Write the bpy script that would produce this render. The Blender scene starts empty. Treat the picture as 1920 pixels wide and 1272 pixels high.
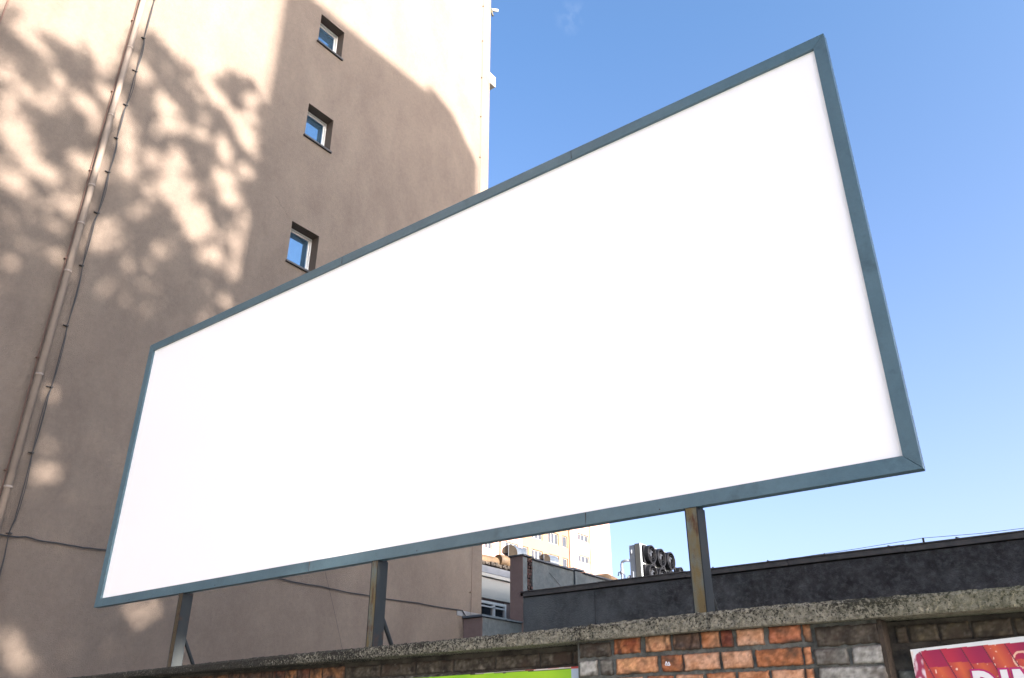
import bpy, bmesh, math, random
from mathutils import Vector, Matrix, noise
R = math.radians
random.seed(7)
scene = bpy.context.scene
COL = scene.collection

# ------------------------------------------------------------------ camera, sky, sun, exposure
PITCH, YAW = math.atan(755 / 1535), R(36.9)
cd = bpy.data.cameras.new('camera')
cd.sensor_width = 36.0
cd.lens = 36.0 * 1535 / 1920
cd.clip_start, cd.clip_end = 0.05, 3000
cam = bpy.data.objects.new('camera', cd)
cam.location = (0, 0, 1.6)
cam.rotation_euler = (R(90) + PITCH, 0, YAW)
COL.objects.link(cam)
scene.camera = cam

SUN_AZ, SUN_EL = R(5), R(17)          # azimuth measured from +X towards -Y
SDIR = Vector((math.cos(SUN_EL) * math.cos(SUN_AZ), -math.cos(SUN_EL) * math.sin(SUN_AZ), math.sin(SUN_EL)))
world = bpy.data.worlds.new('World')
scene.world = world
world.use_nodes = True
wn = world.node_tree
bg = wn.nodes['Background']
sky = wn.nodes.new('ShaderNodeTexSky')
sky.sky_type = 'NISHITA'
sky.sun_disc = False
sky.sun_elevation = SUN_EL
sky.sun_rotation = R(95)
sky.air_density = 0.5
sky.dust_density = 4.6
sky.ozone_density = 1.9
# a faint wisp of high cloud
tcw = wn.nodes.new('ShaderNodeTexCoord')
dst = wn.nodes.new('ShaderNodeVectorMath'); dst.operation = 'DISTANCE'
dst.inputs[1].default_value = (-0.3492, 0.5779, 0.7376)
wn.links.new(tcw.outputs['Generated'], dst.inputs[0])
wmp = wn.nodes.new('ShaderNodeMapping'); wmp.inputs['Scale'].default_value = (60, 60, 25)
wn.links.new(tcw.outputs['Generated'], wmp.inputs[0])
wns = wn.nodes.new('ShaderNodeTexNoise'); wns.inputs['Scale'].default_value = 1.0; wns.inputs['Detail'].default_value = 6
wn.links.new(wmp.outputs[0], wns.inputs['Vector'])
fall = wn.nodes.new('ShaderNodeMapRange'); fall.inputs[1].default_value = .0; fall.inputs[2].default_value = .022
fall.inputs[3].default_value = 1; fall.inputs[4].default_value = 0
wn.links.new(dst.outputs['Value'], fall.inputs[0])
nr = wn.nodes.new('ShaderNodeMapRange'); nr.inputs[1].default_value = .42; nr.inputs[2].default_value = .75; nr.inputs[4].default_value = .2
wn.links.new(wns.outputs['Fac'], nr.inputs[0])
pw = wn.nodes.new('ShaderNodeMath'); pw.operation = 'MULTIPLY'
wn.links.new(fall.outputs[0], pw.inputs[0]); wn.links.new(nr.outputs[0], pw.inputs[1])
mxw = wn.nodes.new('ShaderNodeMix'); mxw.data_type = 'RGBA'; mxw.inputs[7].default_value = (1.9, 2.1, 2.4, 1)
# clearer, deeper blue overhead than near the horizon
sxyz = wn.nodes.new('ShaderNodeSeparateXYZ'); wn.links.new(tcw.outputs['Generated'], sxyz.inputs[0])
elr = wn.nodes.new('ShaderNodeMapRange'); elr.inputs[1].default_value = .18; elr.inputs[2].default_value = .72
wn.links.new(sxyz.outputs['Z'], elr.inputs[0])
tint = wn.nodes.new('ShaderNodeMix'); tint.data_type = 'RGBA'; tint.inputs[6].default_value = (1.10, 1.0, .98, 1); tint.inputs[7].default_value = (.74, .98, 1.08, 1)
wn.links.new(elr.outputs[0], tint.inputs[0])
mulw = wn.nodes.new('ShaderNodeMix'); mulw.data_type = 'RGBA'; mulw.blend_type = 'MULTIPLY'; mulw.inputs[0].default_value = 1
wn.links.new(sky.outputs[0], mulw.inputs[6]); wn.links.new(tint.outputs[2], mulw.inputs[7])
wn.links.new(mulw.outputs[2], mxw.inputs[6]); wn.links.new(pw.outputs[0], mxw.inputs[0])
wn.links.new(mxw.outputs[2], bg.inputs[0])
bg.inputs[1].default_value = 0.112
sl = bpy.data.lights.new('sun', 'SUN')
sl.energy = 5.0
sl.angle = R(0.55)
sl.color = (1.0, 0.88, 0.77)
sun = bpy.data.objects.new('sun', sl)
sun.rotation_euler = SDIR.to_track_quat('Z', 'Y').to_euler()
sun.location = (20, -10, 40)
COL.objects.link(sun)
scene.view_settings.view_transform = 'Standard'
scene.view_settings.look = 'None'
scene.view_settings.gamma = 1
scene.view_settings.exposure = 2.54
scene.cycles.max_bounces = 8
scene.cycles.diffuse_bounces = 5

# ------------------------------------------------------------------ helpers
def tag(o, label=None, cat=None, group=None, kind=None):
    if label: o['label'] = label
    if cat: o['category'] = cat
    if group: o['group'] = group
    if kind: o['kind'] = kind
    return o
def empty(name, loc, label, cat, group=None):
    o = bpy.data.objects.new(name, None)
    o.location = loc
    o.empty_display_size = 0.2
    COL.objects.link(o)
    return tag(o, label, cat, group)
class MB:
    """collects shapes in world coordinates, then links them as one mesh"""
    def __init__(s): s.bm = bmesh.new()
    def box(s, x0, x1, y0, y1, z0, z1, bev=0.0):
        vs = [s.bm.verts.new(p) for p in ((x0,y0,z0),(x1,y0,z0),(x1,y1,z0),(x0,y1,z0),(x0,y0,z1),(x1,y0,z1),(x1,y1,z1),(x0,y1,z1))]
        fs = [s.bm.faces.new([vs[i] for i in f]) for f in ((0,3,2,1),(4,5,6,7),(0,1,5,4),(1,2,6,5),(2,3,7,6),(3,0,4,7))]
        if bev > 0:
            es = list({e for f in fs for e in f.edges})
            bmesh.ops.bevel(s.bm, geom=es, offset=bev, segments=2, affect='EDGES', profile=0.6)
        return s
    def quad(s, *ps):
        s.bm.faces.new([s.bm.verts.new(p) for p in ps]); return s
    def prism(s, pts, off):
        off = Vector(off)
        a = [s.bm.verts.new(p) for p in pts]; b = [s.bm.verts.new(Vector(p) + off) for p in pts]
        n = len(pts)
        s.bm.faces.new(a); s.bm.faces.new(b[::-1])
        for i in range(n): s.bm.faces.new((a[i], b[i], b[(i+1) % n], a[(i+1) % n]))
        return s
    def tube(s, pts, r, seg=10, caps=True, rs=None):
        pts = [Vector(p) for p in pts]
        rings = []
        n = len(pts)
        t0 = (pts[1] - pts[0]).normalized()
        ref = Vector((0,0,1)) if abs(t0.z) < 0.9 else Vector((1,0,0))
        u = t0.cross(ref).normalized()
        for i, p in enumerate(pts):
            if i == 0: t = pts[1] - pts[0]
            elif i == n-1: t = pts[-1] - pts[-2]
            else: t = (pts[i+1]-pts[i]).normalized() + (pts[i]-pts[i-1]).normalized()
            t.normalize()
            u = (u - t * u.dot(t)).normalized()
            w = t.cross(u)
            rr = rs[i] if rs else r
            rings.append([s.bm.verts.new(p + (u*math.cos(k*2*math.pi/seg) + w*math.sin(k*2*math.pi/seg))*rr) for k in range(seg)])
        for i in range(n-1):
            for k in range(seg):
                f = s.bm.faces.new((rings[i][k], rings[i][(k+1)%seg], rings[i+1][(k+1)%seg], rings[i+1][k])); f.smooth = True
        if caps:
            s.bm.faces.new(rings[0][::-1]); s.bm.faces.new(rings[-1])
        return s
    def build(s, name, m, parent=None, fix=True):
        if fix: bmesh.ops.recalc_face_normals(s.bm, faces=s.bm.faces)
        me = bpy.data.meshes.new(name); s.bm.to_mesh(me); s.bm.free()
        me.materials.append(m)
        o = bpy.data.objects.new(name, me); COL.objects.link(o)
        if parent is not None:
            o.parent = parent
            o.matrix_parent_inverse = Matrix.Identity(4)
            off = Vector((0,0,0)); p = parent
            while p is not None: off += Vector(p.location); p = p.parent
            o.location = -off
            # move the mesh so that the child keeps world coordinates
        return o
def solo(o, name_origin=None): return o

def nd(nt, t, **kw):
    n = nt.nodes.new(t)
    for k, v in kw.items():
        if k in n.inputs: n.inputs[k].default_value = v
        else: setattr(n, k, v)
    return n
def mat(name, c1, c2=None, scale=3.0, rough=0.8, bump=0.0, bscale=40.0, metal=0.0, detail=8, lo=0.35, hi=0.65,
        c3=None, s3=0.7, lo3=0.5, hi3=0.75, stretch=(1,1,1), stretch3=(1,1,1), spec=0.5, bdist=0.01):
    m = bpy.data.materials.new(name); m.use_nodes = True
    nt = m.node_tree; b = nt.nodes['Principled BSDF']; L = nt.links
    b.inputs['Roughness'].default_value = rough
    b.inputs['Metallic'].default_value = metal
    b.inputs['Specular IOR Level'].default_value = spec
    tc = nd(nt, 'ShaderNodeTexCoord')
    geo = nd(nt, 'ShaderNodeNewGeometry')
    def mp(sv):
        q = nd(nt, 'ShaderNodeMapping'); q.inputs['Scale'].default_value = sv
        L.new(geo.outputs['Position'], q.inputs[0]); return q
    if c2 is None: b.inputs['Base Color'].default_value = (*c1, 1)
    else:
        n = nd(nt, 'ShaderNodeTexNoise', Scale=scale, Detail=detail, Roughness=0.62)
        L.new(mp(stretch).outputs[0], n.inputs['Vector'])
        r = nd(nt, 'ShaderNodeMapRange'); r.inputs[1].default_value = lo; r.inputs[2].default_value = hi
        L.new(n.outputs['Fac'], r.inputs[0])
        x = nd(nt, 'ShaderNodeMix', data_type='RGBA')
        x.inputs[6].default_value = (*c1, 1); x.inputs[7].default_value = (*c2, 1)
        L.new(r.outputs[0], x.inputs[0]); out = x.outputs[2]
        if c3 is not None:
            n3 = nd(nt, 'ShaderNodeTexNoise', Scale=s3, Detail=6, Roughness=0.6)
            L.new(mp(stretch3).outputs[0], n3.inputs['Vector'])
            r3 = nd(nt, 'ShaderNodeMapRange'); r3.inputs[1].default_value = lo3; r3.inputs[2].default_value = hi3
            L.new(n3.outputs['Fac'], r3.inputs[0])
            x3 = nd(nt, 'ShaderNodeMix', data_type='RGBA'); x3.inputs[7].default_value = (*c3, 1)
            L.new(out, x3.inputs[6]); L.new(r3.outputs[0], x3.inputs[0]); out = x3.outputs[2]
        L.new(out, b.inputs['Base Color'])
    if bump > 0:
        nb = nd(nt, 'ShaderNodeTexNoise', Scale=bscale, Detail=6, Roughness=0.7)
        L.new(geo.outputs['Position'], nb.inputs['Vector'])
        bp = nd(nt, 'ShaderNodeBump', Strength=bump, Distance=bdist)
        L.new(nb.outputs['Fac'], bp.inputs['Height']); L.new(bp.outputs[0], b.inputs['Normal'])
    return m
def vcmat(name, rough=0.85, bump=0.4, bscale=90, var=0.25, vscale=60, spec=0.4, bdist=0.004):
    """base colour from the mesh's own printed / fired colour attribute, broken up with noise"""
    m = mat(name, (1,1,1), None, rough=rough, bump=bump, bscale=bscale, spec=spec, bdist=bdist)
    nt = m.node_tree; L = nt.links; b = nt.nodes['Principled BSDF']
    a = nd(nt, 'ShaderNodeAttribute'); a.attribute_name = 'Col'
    geo = nd(nt, 'ShaderNodeNewGeometry')
    n = nd(nt, 'ShaderNodeTexNoise', Scale=vscale, Detail=8, Roughness=0.7); L.new(geo.outputs['Position'], n.inputs['Vector'])
    r = nd(nt, 'ShaderNodeMapRange'); r.inputs[1].default_value = .3; r.inputs[2].default_value = .7
    r.inputs[3].default_value = 1 - var; r.inputs[4].default_value = 1 + var
    L.new(n.outputs['Fac'], r.inputs[0])
    x = nd(nt, 'ShaderNodeVectorMath', operation='SCALE')
    L.new(a.outputs['Color'], x.inputs[0]); L.new(r.outputs[0], x.inputs['Scale'])
    L.new(x.outputs[0], b.inputs['Base Color'])
    return m
def glass_mat(name, tint=(.02,.03,.05), rough=0.03):
    m = mat(name, tint, rough=rough, spec=1.0)
    m.node_tree.nodes['Principled BSDF'].inputs['IOR'].default_value = 2.2
    return m
# ------------------------------------------------------------------ materials
stucco = mat('painted_render', (.143,.114,.092), (.118,.093,.076), scale=1.3, rough=.95, bump=.9, bscale=60, c3=(.168,.136,.110), s3=1.0, lo3=.5, hi3=.8, stretch=(1,1,.6), stretch3=(1,1,.5), bdist=.02)
reveal = mat('reveal_render', (.085,.060,.043), (.075,.052,.037), scale=3, bump=.3)  # darker than the wall: recess shade worked into the base colour
white_pl = mat('white_window_plastic', (.62,.62,.60), rough=.35)
sillm = mat('dark_sill_metal', (.02,.018,.018), rough=.5)
glass = mat('window_glass', (.105,.205,.33), rough=.04, metal=.8)  # blue of the reflected sky put into the metallic base colour
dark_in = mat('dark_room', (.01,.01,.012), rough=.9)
pipe_m = mat('painted_drainpipe', (.20,.165,.138), (.175,.142,.118), scale=5, rough=.75)
wire_m = mat('black_cable', (.012,.012,.014), rough=.6)
rod_m = mat('rusty_wire', (.11,.06,.045), rough=.7)
frame_m = mat('grey_blue_frame_paint', (.062,.120,.152), (.078,.145,.180), scale=3, rough=.38, bump=.12, bscale=90, c3=(.045,.088,.11), s3=5, lo3=.58, hi3=.72, spec=.5)
panel_m = mat('blank_white_vinyl', (.96,.965,.96), rough=.45, spec=.3)
rust_m = mat('weathered_rusty_post', (.10,.125,.115), (.118,.090,.036), scale=16, rough=.75, bump=.4, bscale=160, lo=.36, hi=.56, c3=(.06,.026,.012), s3=22, lo3=.55, hi3=.68, stretch=(1,1,.35), stretch3=(1,1,.3))
rustd_m = mat('brown_rusty_post', (.035,.030,.022), (.06,.045,.02), scale=14, rough=.7, bump=.4, bscale=160, c3=(.03,.014,.008), s3=22, lo3=.5, hi3=.68, stretch=(1,1,.35))
post_m = mat('grey_green_post_paint', (.014,.020,.025), (.022,.027,.029), scale=9, rough=.6, spec=.2, bump=.1, bscale=120, c3=(.045,.024,.014), s3=12, lo3=.58, hi3=.75, stretch=(1,1,.3))
mortar_m = mat('grey_mortar', (.085,.093,.086), (.15,.155,.14), scale=34, rough=.95, bump=1.0, bscale=110, c3=(.030,.033,.030), s3=9, lo3=.5, hi3=.7)
grimy_m = mat('grimy_block', (.05,.043,.035), (.13,.115,.095), scale=8, rough=.9, bump=.6, bscale=80, lo=.42, hi=.72, c3=(.018,.016,.013), s3=10, lo3=.5, hi3=.65)
greypaint_m = mat('grey_white_paint', (.30,.30,.29), (.22,.215,.205), scale=12, rough=.85, bump=.5, bscale=90, c3=(.06,.055,.048), s3=8, lo3=.6, hi3=.74)
darkwall_m = mat('sooty_render', (.010,.0105,.012), (.076,.078,.082), scale=3.0, rough=.97, bump=1.0, bscale=45, lo=.30, hi=.72, c3=(.075,.08,.082), s3=12, lo3=.50, hi3=.75, bdist=.03, detail=12)
cap_m = mat('dark_sheet_capping', (.045,.046,.048), (.075,.073,.070), scale=6, rough=.7, c3=(.07,.03,.02), s3=2.5, lo3=.62, hi3=.75)
annex_m = mat('brown_render', (.165,.118,.108), (.14,.10,.092), scale=2, rough=.9, bump=.3, bscale=50)
concrete_m = mat('blue_grey_plaster', (.045,.058,.066), (.085,.095,.10), scale=1.7, rough=.9, bump=.5, bscale=30, lo=.4, hi=.65, c3=(.19,.19,.175), s3=2.6, lo3=.66, hi3=.8, stretch3=(1,1,.6))
cream_m = mat('cream_shutter', (.36,.35,.325), rough=.7)
zinc_m = mat('zinc_sheet', (.17,.18,.19), (.22,.23,.24), scale=4, rough=.35, metal=.35)
tan_m = mat('tan_insulation', (.085,.054,.026), (.045,.027,.013), scale=5, rough=.7, bump=.5, bscale=20)
facW = mat('far_white_render', (.30,.165,.142), (.28,.155,.13), scale=.4, rough=.9)
facY = mat('far_yellow_render', (.19,.112,.066), (.18,.105,.061), scale=.4, rough=.9)
coolm = mat('cooler_panel', (.085,.09,.08), rough=.5)
coolw = mat('cooler_pale_panel', (.24,.27,.28), rough=.45)
fanm = mat('black_fan_plastic', (.006,.007,.010), rough=.6, spec=.2)
brass = mat('fan_blade', (.03,.035,.045), rough=.3)
copper = mat('grey_pipe', (.13,.15,.18), rough=.45)
asphalt = mat('asphalt', (.19,.205,.19), (.23,.245,.225), scale=2, rough=.95)
exposed = mat('exposed_dark_brick', (.05,.018,.015), (.012,.010,.010), scale=9, rough=.95, bump=1, bscale=25, lo=.4, hi=.6)
leaf_m = mat('leaf', (.06,.10,.03), (.09,.12,.04), scale=1.5, rough=.6)
bark_m = mat('bark', (.10,.075,.055), (.06,.045,.035), scale=8, rough=.9, bump=.5)

def grain(m_, sc, amt):
    t = m_.node_tree; p = t.nodes['Principled BSDF']; s0 = p.inputs['Base Color'].links[0].from_socket
    ge = nd(t,'ShaderNodeNewGeometry'); no = nd(t,'ShaderNodeTexNoise', Scale=sc, Detail=8, Roughness=.8); t.links.new(ge.outputs['Position'], no.inputs['Vector'])
    mr = nd(t,'ShaderNodeMapRange'); mr.inputs[1].default_value=.3; mr.inputs[2].default_value=.7; mr.inputs[3].default_value=1-amt; mr.inputs[4].default_value=1+amt
    t.links.new(no.outputs['Fac'], mr.inputs[0]); v = nd(t,'ShaderNodeVectorMath', operation='SCALE')
    t.links.new(s0, v.inputs[0]); t.links.new(mr.outputs[0], v.inputs['Scale']); t.links.new(v.outputs[0], p.inputs['Base Color'])
grain(stucco, 14, .13); grain(annex_m, 14, .12); grain(darkwall_m, 16, .45); grain(frame_m, 30, .10); grain(concrete_m, 9, .3)
# paler grey mixed in patchily towards the left end of the sooty wall
nt = darkwall_m.node_tree; L = nt.links; pb = nt.nodes['Principled BSDF']; src = pb.inputs['Base Color'].links[0].from_socket
geo = nd(nt,'ShaderNodeNewGeometry'); sx = nd(nt,'ShaderNodeSeparateXYZ'); L.new(geo.outputs['Position'], sx.inputs[0])
n9 = nd(nt,'ShaderNodeTexNoise', Scale=1.1, Detail=8, Roughness=.7); L.new(geo.outputs['Position'], n9.inputs['Vector'])
m9 = nd(nt,'ShaderNodeMapRange'); m9.inputs[1].default_value=-11; m9.inputs[2].default_value=-5.5; m9.inputs[3].default_value=.42; m9.inputs[4].default_value=-.05; L.new(sx.outputs['X'], m9.inputs[0])
s9 = nd(nt,'ShaderNodeMath', operation='ADD'); L.new(m9.outputs[0], s9.inputs[0]); L.new(n9.outputs['Fac'], s9.inputs[1])
r9 = nd(nt,'ShaderNodeMapRange'); r9.inputs[1].default_value=.5; r9.inputs[2].default_value=1.0; r9.inputs[4].default_value=.85; L.new(s9.outputs[0], r9.inputs[0])
x9 = nd(nt,'ShaderNodeMix', data_type='RGBA'); x9.inputs[7].default_value=(.115,.130,.135,1); L.new(src, x9.inputs[6]); L.new(r9.outputs[0], x9.inputs[0]); L.new(x9.outputs[2], pb.inputs['Base Color'])

# ------------------------------------------------------------------ ground
g = MB().quad((-400,-400,0),(400,-400,0),(400,400,0),(-400,400,0)).build('ground', asphalt)
tag(g, kind='structure')

# ------------------------------------------------------------------ apartment block with three small windows
W = -11.4
block = empty('apartment_block', (W, 0, 0), 'tall pinkish beige rendered apartment block with three small windows in its blank side wall', 'building')
mb = MB()
ys = [-16, 8.06, 8.74, 14.1]
wz = [(15.46, 16.28), (12.83, 13.68), (9.80, 10.70)]
zs = sorted([0, 31] + [z for w in wz for z in w])
for i in range(3):
    for j in range(len(zs)-1):
        if i == 1 and any(abs(zs[j]-w[0]) < 1e-6 for w in wz): continue
        mb.quad((W,ys[i],zs[j]),(W,ys[i+1],zs[j]),(W,ys[i+1],zs[j+1]),(W,ys[i],zs[j+1]))
mb.quad((W,14.1,0),(W-12,14.1,0),(W-12,14.1,31),(W,14.1,31))
mb.quad((W,-16,0),(W,-16,31),(W-12,-16,31),(W-12,-16,0))
mb.quad((W,-16,31),(W,14.1,31),(W-12,14.1,31),(W-12,-16,31))
mb.quad((W-12,-16,0),(W-12,-16,31),(W-12,14.1,31),(W-12,14.1,0))
bmesh.ops.remove_doubles(mb.bm, verts=mb.bm.verts, dist=.0005)
mb.build('wall', stucco, block)
def small_window(z0, z1, tilt):
    y0, y1, d = 8.06, 8.74, .23
    m = MB()
    xa, xb = W, W-d
    m.quad((xa,y0,z0),(xb,y0,z0),(xb,y0,z1),(xa,y0,z1)).quad((xa,y1,z0),(xa,y1,z1),(xb,y1,z1),(xb,y1,z0))
    m.quad((xa,y0,z1),(xb,y0,z1),(xb,y1,z1),(xa,y1,z1)).quad((xa,y0,z0),(xa,y1,z0),(xb,y1,z0),(xb,y0,z0))
    w = m.build('window', reveal, block)
    f = MB(); t = .03
    f.box(xb-.05,xb+.02,y0,y0+t,z0,z1,.004).box(xb-.05,xb+.02,y1-t,y1,z0,z1,.004).box(xb-.05,xb+.02,y0+t,y1-t,z1-t,z1,.004).box(xb-.05,xb+.02,y0+t,y1-t,z0,z0+t,.004)
    f.build('window_frame', white_pl, w)
    # the sash (opened inwards at its top in the upper window)
    s = MB(); ya, yb, za, zb = y0+t+.004, y1-t-.004, z0+t+.004, z1-t-.004
    q = .03; X = xb-.002
    for bx in ((ya,ya+q,za,zb),(yb-q,yb,za,zb),(ya+q,yb-q,zb-q,zb),(ya+q,yb-q,za,za+q)):
        s.box(X-.05,X,bx[0],bx[1],bx[2],bx[3],.003)
    p = MB().quad((X-.02,ya+q,za+q),(X-.02,yb-q,za+q),(X-.02,yb-q,zb-q),(X-.02,ya+q,zb-q))
    if tilt:
        for o in (s, p):
            for v in o.bm.verts: v.co.x -= (v.co.z - za) * tilt
    s.build('sash', white_pl, w); p.build('pane', glass, w)
    MB().box(W-.02,W+.045,y0-.03,y1+.03,z0-.035,z0+.004,.003).build('sill', sillm, w)
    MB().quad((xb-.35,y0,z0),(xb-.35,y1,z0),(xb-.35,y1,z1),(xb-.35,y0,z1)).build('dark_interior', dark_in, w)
small_window(*wz[0], .03); small_window(*wz[1], 0); small_window(*wz[2], 0)
MB().tube([(W+.001,7.60,11.02),(W+.001,7.68,10.99),(W+.001,7.73,10.90),(W+.001,7.84,10.86),(W+.001,7.93,10.74)], .0016, 4).build('crack', sillm, block)
MB().box(W-.6,W-.02,14.1,14.40,18.90,19.28,.01).build('ledge_box', mat('pale_ledge',(.5,.45,.38),rough=.8), block)
dp = MB().tube([(W+.10,4.31,0),(W+.10,4.31,31)], .047, 16).build('drainpipe', pipe_m, block)
for z in (1.5,3.0,4.52,6.09,7.72,8.55,9.25,10.63,12.1,13.7,15.4,17.1):
    MB().tube([(W+.10,4.31,z-.02),(W+.10,4.31,z+.02)], .052, 16).box(W,W+.10,4.30,4.32,z-.008,z+.008).build('bracket', pipe_m, dp)
def conductor(y, ztop, label, step, off, r=.008, brk=rod_m):
    o = empty('lightning_conductor', (W, y, 0), label, 'wire')
    pts = []; z = 0.0
    while z <= ztop: pts.append((W+.035, y + .006*math.sin(z*1.7), z)); z += .6
    MB().tube(pts, r, 6).build('wire', rod_m, o)
    z = off
    while z < ztop:
        MB().box(W,W+.045,y-.02,y+.012,z-.006,z+.006).box(W+.02,W+.05,y-.012,y+.012,z-.010,z+.010).build('bracket', brk, o); z += step
conductor(13.71, 31, 'thin vertical wire on wall brackets beside the far corner of the beige block', 1.43, 4.42, .004, mat('pale_bracket',(.20,.14,.10),rough=.7))
conductor(4.262, 31, 'thin rusty vertical wire running close beside the drainpipe', 1.6, 1.55, .007)
conductor(2.49, 31, 'thin vertical wire at the top left corner of the photo', 1.9, 1.1, .012)
# loose black cable bundle beside the drainpipe
cb = empty('cable_bundle', (W, 4.52, 0), 'loose bundle of black cables clipped to the beige wall beside the drainpipe', 'cable')
clips = [1.0,2.3,3.98,5.05,6.0,6.95,7.95,8.9,9.68,10.35,11.05,11.8,12.55,13.5,14.6,15.8,17.0]
for k, (am, ph) in enumerate(((.012,0.0),(.026,2.1),(.006,4.0))):
    pts = []
    for i in range(len(clips)-1):
        for t in range(6):
            f = t/6; z = clips[i]*(1-f)+clips[i+1]*f
            bow = math.sin(f*math.pi)
            pts.append((W+.03+.02*bow, 4.525 + am*bow*math.cos(i*2.3+ph) + .012*math.sin(i*1.9) - (.02 if z < 4 else 0), z))
    MB().tube(pts, (.007,.005,.004)[k], 6).build('cable', wire_m, cb)
for i, z in enumerate(clips):
    MB().box(W,W+.045,4.508+.012*math.sin(i*1.9),4.542+.012*math.sin(i*1.9),z-.009,z+.009,.002).box(W,W+.03,4.475,4.51,z-.004,z+.004).build('clip', wire_m, cb)
pts = [(W+.03,2.0,3.93),(W+.03,4.41,3.946),(W+.03,4.7,3.972),(W+.03,5.15,3.962),(W+.03,5.76,3.984),(W+.03,6.9,3.99),(W+.03,7.8,4.004),(W+.03,8.75,4.012),(W+.03,9.66,4.005),(W+.03,10.8,3.992),(W+.03,12.08,4.015),(W+.03,13.44,4.025),(W+.03,13.62,3.89)]
pp = []
for a, b in zip(pts, pts[1:]):
    for t in range(6):
        f = t/6; pp.append((a[0], a[1]*(1-f)+b[1]*f, a[2]*(1-f)+b[2]*f - .012*math.sin(f*math.pi) + random.uniform(-.004,.004)))
tag(MB().tube(pp+[pts[-1]], .009, 6).build('wall_cable', wire_m), 'dark cable running level across the beige wall behind the billboard posts', 'cable')
pp = [(W+.03, 9.3+1.3*t/20 + .05*math.sin(t/20*3.1), 5.1-2.9*t/20) for t in range(21)]
tag(MB().tube(pp, .0022, 5).build('slack_wire', wire_m), 'hair-thin slack wire hanging down the beige wall between the left and middle posts', 'wire')
sc_ = empty('security_camera', (W, 14.15, 21.8), 'small pale camera sticking out from the upper edge of the beige block', 'camera')
MB().tube([(W-.02,14.13,21.82),(W+.06,14.36,21.95)], .05, 12).build('housing', coolw, sc_)
MB().tube([(W-.03,14.11,21.9),(W,14.2,21.62)], .03, 8).build('bracket', rust_m, sc_)

# ------------------------------------------------------------------ billboard
YB = 3.80
XL, XR, ZB, ZT = -7.462, -.634, 2.66, 5.225
bill = empty('billboard', ((XL+XR)/2, YB, 2.1), 'long blank white billboard in grey blue metal frame on posts above the brick wall', 'billboard')
fw, fd = .071, .052
def rail(outer_a, outer_b, inner_b, inner_a, joint=None):
    """one mitred side of the frame: flat face, folded lip towards the panel, thin outer side"""
    m = MB(); oa, ob, ib, ia = [Vector((p[0], YB, p[1])) for p in (outer_a, outer_b, inner_b, inner_a)]
    n = 48
    def P(a, b, i): return a.lerp(b, i/n)
    fr, inn, bo, bi = [], [], [], []
    for i in range(n+1):
        w = .0012*noise.noise(Vector((i*.3, outer_a[0], outer_a[1])))
        o = P(oa, ob, i) + Vector((0,w,0)); q = P(ia, ib, i) + Vector((0,w+.004,0))
        fr.append(m.bm.verts.new(o)); inn.append(m.bm.verts.new(q))
        bo.append(m.bm.verts.new(Vector((o.x, YB+fd, o.z)))); bi.append(m.bm.verts.new(Vector((q.x, YB+fd, q.z))))
    for i in range(n):
        m.bm.faces.new((fr[i],fr[i+1],inn[i+1],inn[i])); m.bm.faces.new((fr[i],bo[i],bo[i+1],fr[i+1]))
        m.bm.faces.new((inn[i],inn[i+1],bi[i+1],bi[i])); m.bm.faces.new((bo[i],bi[i],bi[i+1],bo[i+1]))
    for i in (0, n): m.bm.faces.new((fr[i],inn[i],bi[i],bo[i]))
    return m
g_ = .0012
rails = [((XL,ZB),(XR,ZB),(XR-fw,ZB+fw),(XL+fw,ZB+fw)), ((XL,ZT),(XR,ZT),(XR-fw,ZT-fw),(XL+fw,ZT-fw)),
         ((XL,ZB+g_*2.5),(XL,ZT-g_*2.5),(XL+fw-g_,ZT-fw-g_),(XL+fw-g_,ZB+fw+g_)), ((XR,ZB+g_*2.5),(XR,ZT-g_*2.5),(XR-fw+g_,ZT-fw-g_),(XR-fw+g_,ZB+fw+g_))]
for r_ in rails: rail(*r_).build('frame_rail', frame_m, bill)
for x in (-2.35, -4.62):
    for z in ((ZB+.001, ZB+fw-.003), (ZT-fw+.003, ZT-.001)): MB().box(x-.0015,x+.0015,YB-.001,YB+.004,z[0],z[1]).build('joint', sillm, bill)
for x in (-6.9,-5.7,-3.6,-1.9):
    MB().tube([(x,YB-.002,ZB+.016),(x,YB+.006,ZB+.016)], .0035, 8).build('rivet', sillm, bill)
MB().box(XL+fw-.02,XR-fw+.02,YB+.024,YB+.05,ZB+fw-.02,ZT-fw+.02).build('panel', panel_m, bill)
MB().box(XL+.01,XR-.01,YB+.0525,YB+.055,ZB+.006,ZT-.006).build('back_sheet', post_m, bill)
for x0, w_, lean in ((-1.765,.070,.0),(-4.003,.062,.0),(-6.172,.060,.0)):
    y0, y1 = YB+.004, YB+.094
    p = MB()
    p.box(x0+.006, x0+w_-.006, y0+.004, y1-.004, 2.02, ZB-.001)
    p.box(x0+.006, x0+w_-.006, YB+.057, y1-.004, ZB-.001, ZT-.1)
    for e in (x0, x0+w_-.006):        # flanges of the channel
        p.box(e, e+.006, y0, y1, 2.02, ZB-.0005, .001)
    pt = p.build('post', post_m, bill)
    MB().box(x0+.0062, x0+w_-.0062, y0+.001, y0+.0035, 2.02, ZB-.002).build('rusty_face', rust_m if x0 > -6 else rustd_m, pt)
    xb_ = x0+w_*.5
    MB().tube([(xb_, YB+.06, 2.385),(xb_, YB+.30, 2.0)], .014, 8).build('brace', post_m, bill)

# ------------------------------------------------------------------ brick boundary wall
wall = empty('boundary_wall', (-3, 3.8, 0), 'old brick boundary wall with rough concrete coping below the billboard', 'wall')
XWL, XWR = -11.38, 4.0
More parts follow.
